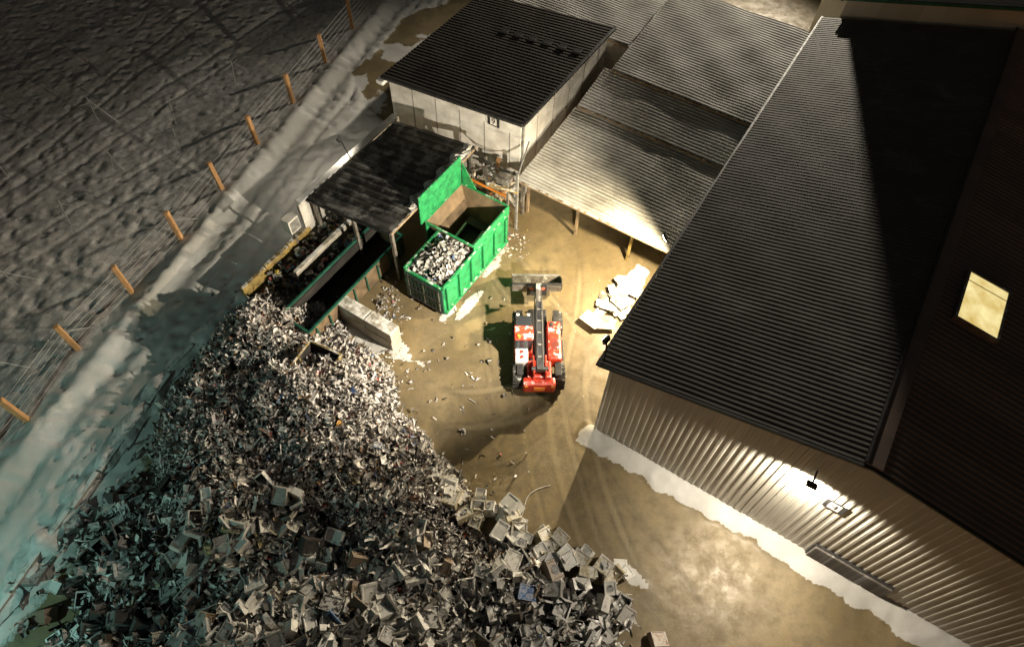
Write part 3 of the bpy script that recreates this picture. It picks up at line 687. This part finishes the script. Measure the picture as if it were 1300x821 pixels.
while cnt<7500:
    x=random.uniform(-20,7.2);y=random.uniform(-1.5,12)
    h=float(heap(x,y))
    if h<.06:
        ws,wt=ST(x,y)
        if not(ws>float(bound_s(wt))+.5 and x<-11 and random.random()<.08) and random.random()>.004: continue
    if fine_zone(x,y) and random.random()>.03: continue
    cnt+=1; big=random.random(); left=x<-12
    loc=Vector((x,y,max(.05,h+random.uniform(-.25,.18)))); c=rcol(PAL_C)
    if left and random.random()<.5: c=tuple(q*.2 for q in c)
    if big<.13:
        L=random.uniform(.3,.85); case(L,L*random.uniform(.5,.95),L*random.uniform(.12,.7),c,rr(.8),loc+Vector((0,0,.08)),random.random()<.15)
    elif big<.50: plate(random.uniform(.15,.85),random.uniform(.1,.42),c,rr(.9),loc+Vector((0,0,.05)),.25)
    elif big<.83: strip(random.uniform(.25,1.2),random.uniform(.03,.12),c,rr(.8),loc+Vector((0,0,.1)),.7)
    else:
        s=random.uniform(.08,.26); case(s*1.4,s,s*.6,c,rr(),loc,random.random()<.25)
for k in range(54):
    u=k/53; x=-2.9+u*7.6+random.uniform(-.6,.5); y=10.3-u*3.9+random.uniform(-.8,.35)
    L=random.uniform(.4,.78); case(L,L*random.uniform(.7,.95),L*random.uniform(.6,1.2),(.74,.72,.67) if random.random()<.8 else (.42,.36,.24),rr(.35),Vector((x,y,.32)),random.random()<.12)
for k in range(420):
    s=random.uniform(bs0+.15,bs1-.15);t=random.uniform(bt0+.15,bt1-.1); dome=.55*max(0,1-((s+10.55)/1.3)**2)*max(0,1-((t-2.9)/1.8)**2)
    p=W(s,t,2.0+dome+random.uniform(-.1,.1)); sz=random.uniform(.1,.36)
    (plate(sz,sz*.7,rcol(PAL_C),rr(),p,.4) if random.random()<.8 else case(sz,sz*.8,sz*.4,rcol(PAL_C),rr(),p,False))
PAL_W=[(.3,(.5,.48,.44)),(.08,(.4,.06,.05)),(.09,(.5,.36,.06)),(.05,(.06,.14,.3)),(.48,(.09,.08,.07))]
for k in range(1100):
    s=random.uniform(-18.0,-15.6);t=random.uniform(-4.5,4.2); p=W(s,t,random.uniform(.1,1.0)*(1 if t>-2 else .7)); sz=random.uniform(.1,.4)
    (plate(sz,sz*.6,rcol(PAL_W),rr(),p,.3) if random.random()<.8 else case(sz,sz*.8,sz*.5,rcol(PAL_W),rr(),p,False))
for k in range(380):
    cxy=random.choice([(-13.6,-1.9,1.0),(-10.5,-1.9,.9),(-12.8,1,.8),(-8.8,6.7,.7),(-12,-4.0,1.2),(-9.6,7.6,.8),(-11.9,-.4,.8),(-12.3,.3,.7),(-9.5,-2.6,1.0)])
    s=random.gauss(cxy[0],cxy[2]*.6);t=random.gauss(cxy[1],cxy[2]*.6); p=W(s,t,.04); sz=random.uniform(.04,.17)
    plate(sz,sz*.6,rcol(PAL_W if random.random()<.3 else PAL_F),rr(.3),p,.3)
for k in range(70):
    s=random.uniform(-10,-1);t=random.uniform(-6,8); p=W(s,t,.02); sz=random.uniform(.03,.07); plate(sz,sz*.6,rcol(PAL_F),rr(.2),p,.2)
me=bpy.data.meshes.new('scrap_pieces'); me.from_pydata(V,[],F); me.update()
ca=me.color_attributes.new('tint','FLOAT_COLOR','CORNER')
arr=[]
for poly,c in zip(me.polygons,C): arr+=list((*c,1))*poly.loop_total
ca.data.foreach_set('color',arr)
m,nt,b=new_mat('scrap_metal')
a=N(nt,'ShaderNodeAttribute'); a.attribute_name='tint'
v_=coords(nt); nn=noise(nt,v_,5,3,.7)
col=mixc(nt,math_(nt,'MULTIPLY',ramp(nt,nn,.5,(0,0,0),.7,(1,1,1)).outputs[0],.5),a.outputs['Color'],(.09,.07,.05))
g=nt.nodes.new('ShaderNodeNewGeometry'); sx=nt.nodes.new('ShaderNodeSeparateXYZ'); nt.links.new(g.outputs['Normal'],sx.inputs[0])
up=nt.nodes.new('ShaderNodeMapRange'); up.inputs[1].default_value=.8; up.inputs[2].default_value=.95; nt.links.new(sx.outputs[2],up.inputs[0])
col=mixc(nt,math_(nt,'MULTIPLY',up.outputs[0],ramp(nt,nn,.42,(0,0,0),.5,(.7,.7,.7)).outputs[0]),col,(.72,.71,.69))
nt.links.new(col,b.inputs['Base Color']); b.inputs['Roughness'].default_value=.5; b.inputs['Metallic'].default_value=.1
obj('pieces',me,sh,m)

# ---------------------------------------------------------------- flat panels by the warehouse wall
pl=site_empty('stacked_white_sheets')
for k in range(22):
    box('sheet',(random.uniform(.3,1.2),random.uniform(.2,.9),.03),(-2.4+random.uniform(-.7,.5),6.9+random.uniform(-1.9,1.9),.06+.015*k),pl,random.choice([M['white'],M['plank'],M['conc'],M['conc'],M['steel']]),.008,(random.uniform(-.08,.08),random.uniform(-.08,.08),random.uniform(-.8,.8)))
hp=[]
for q in range(40):
    u=q/39; hp.append((1.95-1.6*u+.12*math.sin(u*9),10.3-1.5*u+.35*math.sin(u*4.0),.02))
hs=empty('ground_hose'); tube('hose',hp,.018,hs,M['white'])

# ---------------------------------------------------------------- lamps
def lamp(name,loc,aim,power,color,size=150,blend=.6,lens='lens',rad=.12,arm=None,w=.06):
    g=empty(name,loc); loc=Vector(loc); aim=Vector(aim)
    d=(aim-loc).normalized(); g.rotation_mode='QUATERNION'; g.rotation_quaternion=d.to_track_quat('-Z','Y')
    box('housing',(.36,.26,.12),(0,0,.07),g,M['black'],.03)
    box('lens',(.3,.2,.02),(0,0,0.0),g,M[lens],.005)
    L=bpy.data.lights.new('bulb','SPOT'); L.energy=power; L.color=color; L.spot_size=math.radians(size); L.spot_blend=blend; L.shadow_soft_size=rad
    o=bpy.data.objects.new('bulb',L); COL.objects.link(o); o.parent=g; o.location=(0,0,-.05)
    if arm is not None:
        inv=g.rotation_quaternion.inverted(); rod('arm',inv@(Vector(arm)-loc),(0,0,.12),w,g,M['black'])
    return g
WARM=(1,.82,.52); WARM2=(1,.89,.71)
lamp('yard_floodlight',W(-1.25,7.6,5.2),W(-6.5,3.0,0),9500,WARM,165,.5,arm=W(0,7.6,5.3))
lamp('corner_floodlight',W(-.62,.05,7.4),W(-25,5,0),15500,WARM2,120,.8,arm=W(-.45,.1,5.95),w=.05)
lamp('gable_wall_lamp',W(7.85,-.6,6.3),W(8.0,-3.2,0),3700,WARM2,172,.4,arm=W(7.85,0,6.4))
lamp('strip_fill_light',W(-18.75,5.2,4.1),W(-21.5,4.6,0),420,WARM2,150,.7,arm=W(-18.2,5.2,3.05),w=.05)  # fill light added to brighten the snow strip, no known lamp here
hm=empty('high_mast',(25,63,0)); cyl('column',.3,18,(0,0,9),hm,M['galv'],seg=12,r2=.15)
lamp('mast_floodlight',(24.9,62.6,17.9),(5,24,5),84000,WARM2,75,.7,rad=.3)
lp=empty('light_pole',(-24.5,-2.5,0)); rod('mast',(0,0,0),(0,0,8),.2,lp,M['galv'])
lamp('pole_floodlight',(-24.1,-2.1,7.9),(-18,8,0),3000,(.5,1,.88),95,.9,lens='lens_t')

# ---------------------------------------------------------------- world + moon
wld=bpy.data.worlds.new('World'); S.world=wld; wld.use_nodes=True
nt=wld.node_tree; bg=nt.nodes['Background']; sky=nt.nodes.new('ShaderNodeTexSky'); sky.sky_type='NISHITA'; sky.sun_disc=False
sky.sun_elevation=math.radians(4); sky.sun_rotation=math.radians(200)
nt.links.new(mixc(nt,1.0,sky.outputs[0],(1.35,1.0,.75),'MULTIPLY'),bg.inputs[0]); bg.inputs[1].default_value=.02
sl_=bpy.data.lights.new('moon','SUN'); sl_.energy=.01; sl_.angle=.02; sl_.color=(.8,.9,1)
so=bpy.data.objects.new('moon',sl_); COL.objects.link(so); so.rotation_euler=(math.radians(40),0,math.radians(-30))

# ---------------------------------------------------------------- camera
cam=bpy.data.cameras.new('camera'); cam.lens=24; cam.sensor_width=36; cam.shift_y=-45/1300; cam.clip_end=2000; cam.clip_start=.1
c=bpy.data.objects.new('camera',cam); COL.objects.link(c)
c.matrix_world=Matrix.Translation((0,0,29))@Matrix.Rotation(math.radians(90-54.43),4,'X')@Matrix.Rotation(math.radians(1.849),4,'Z')
S.camera=c
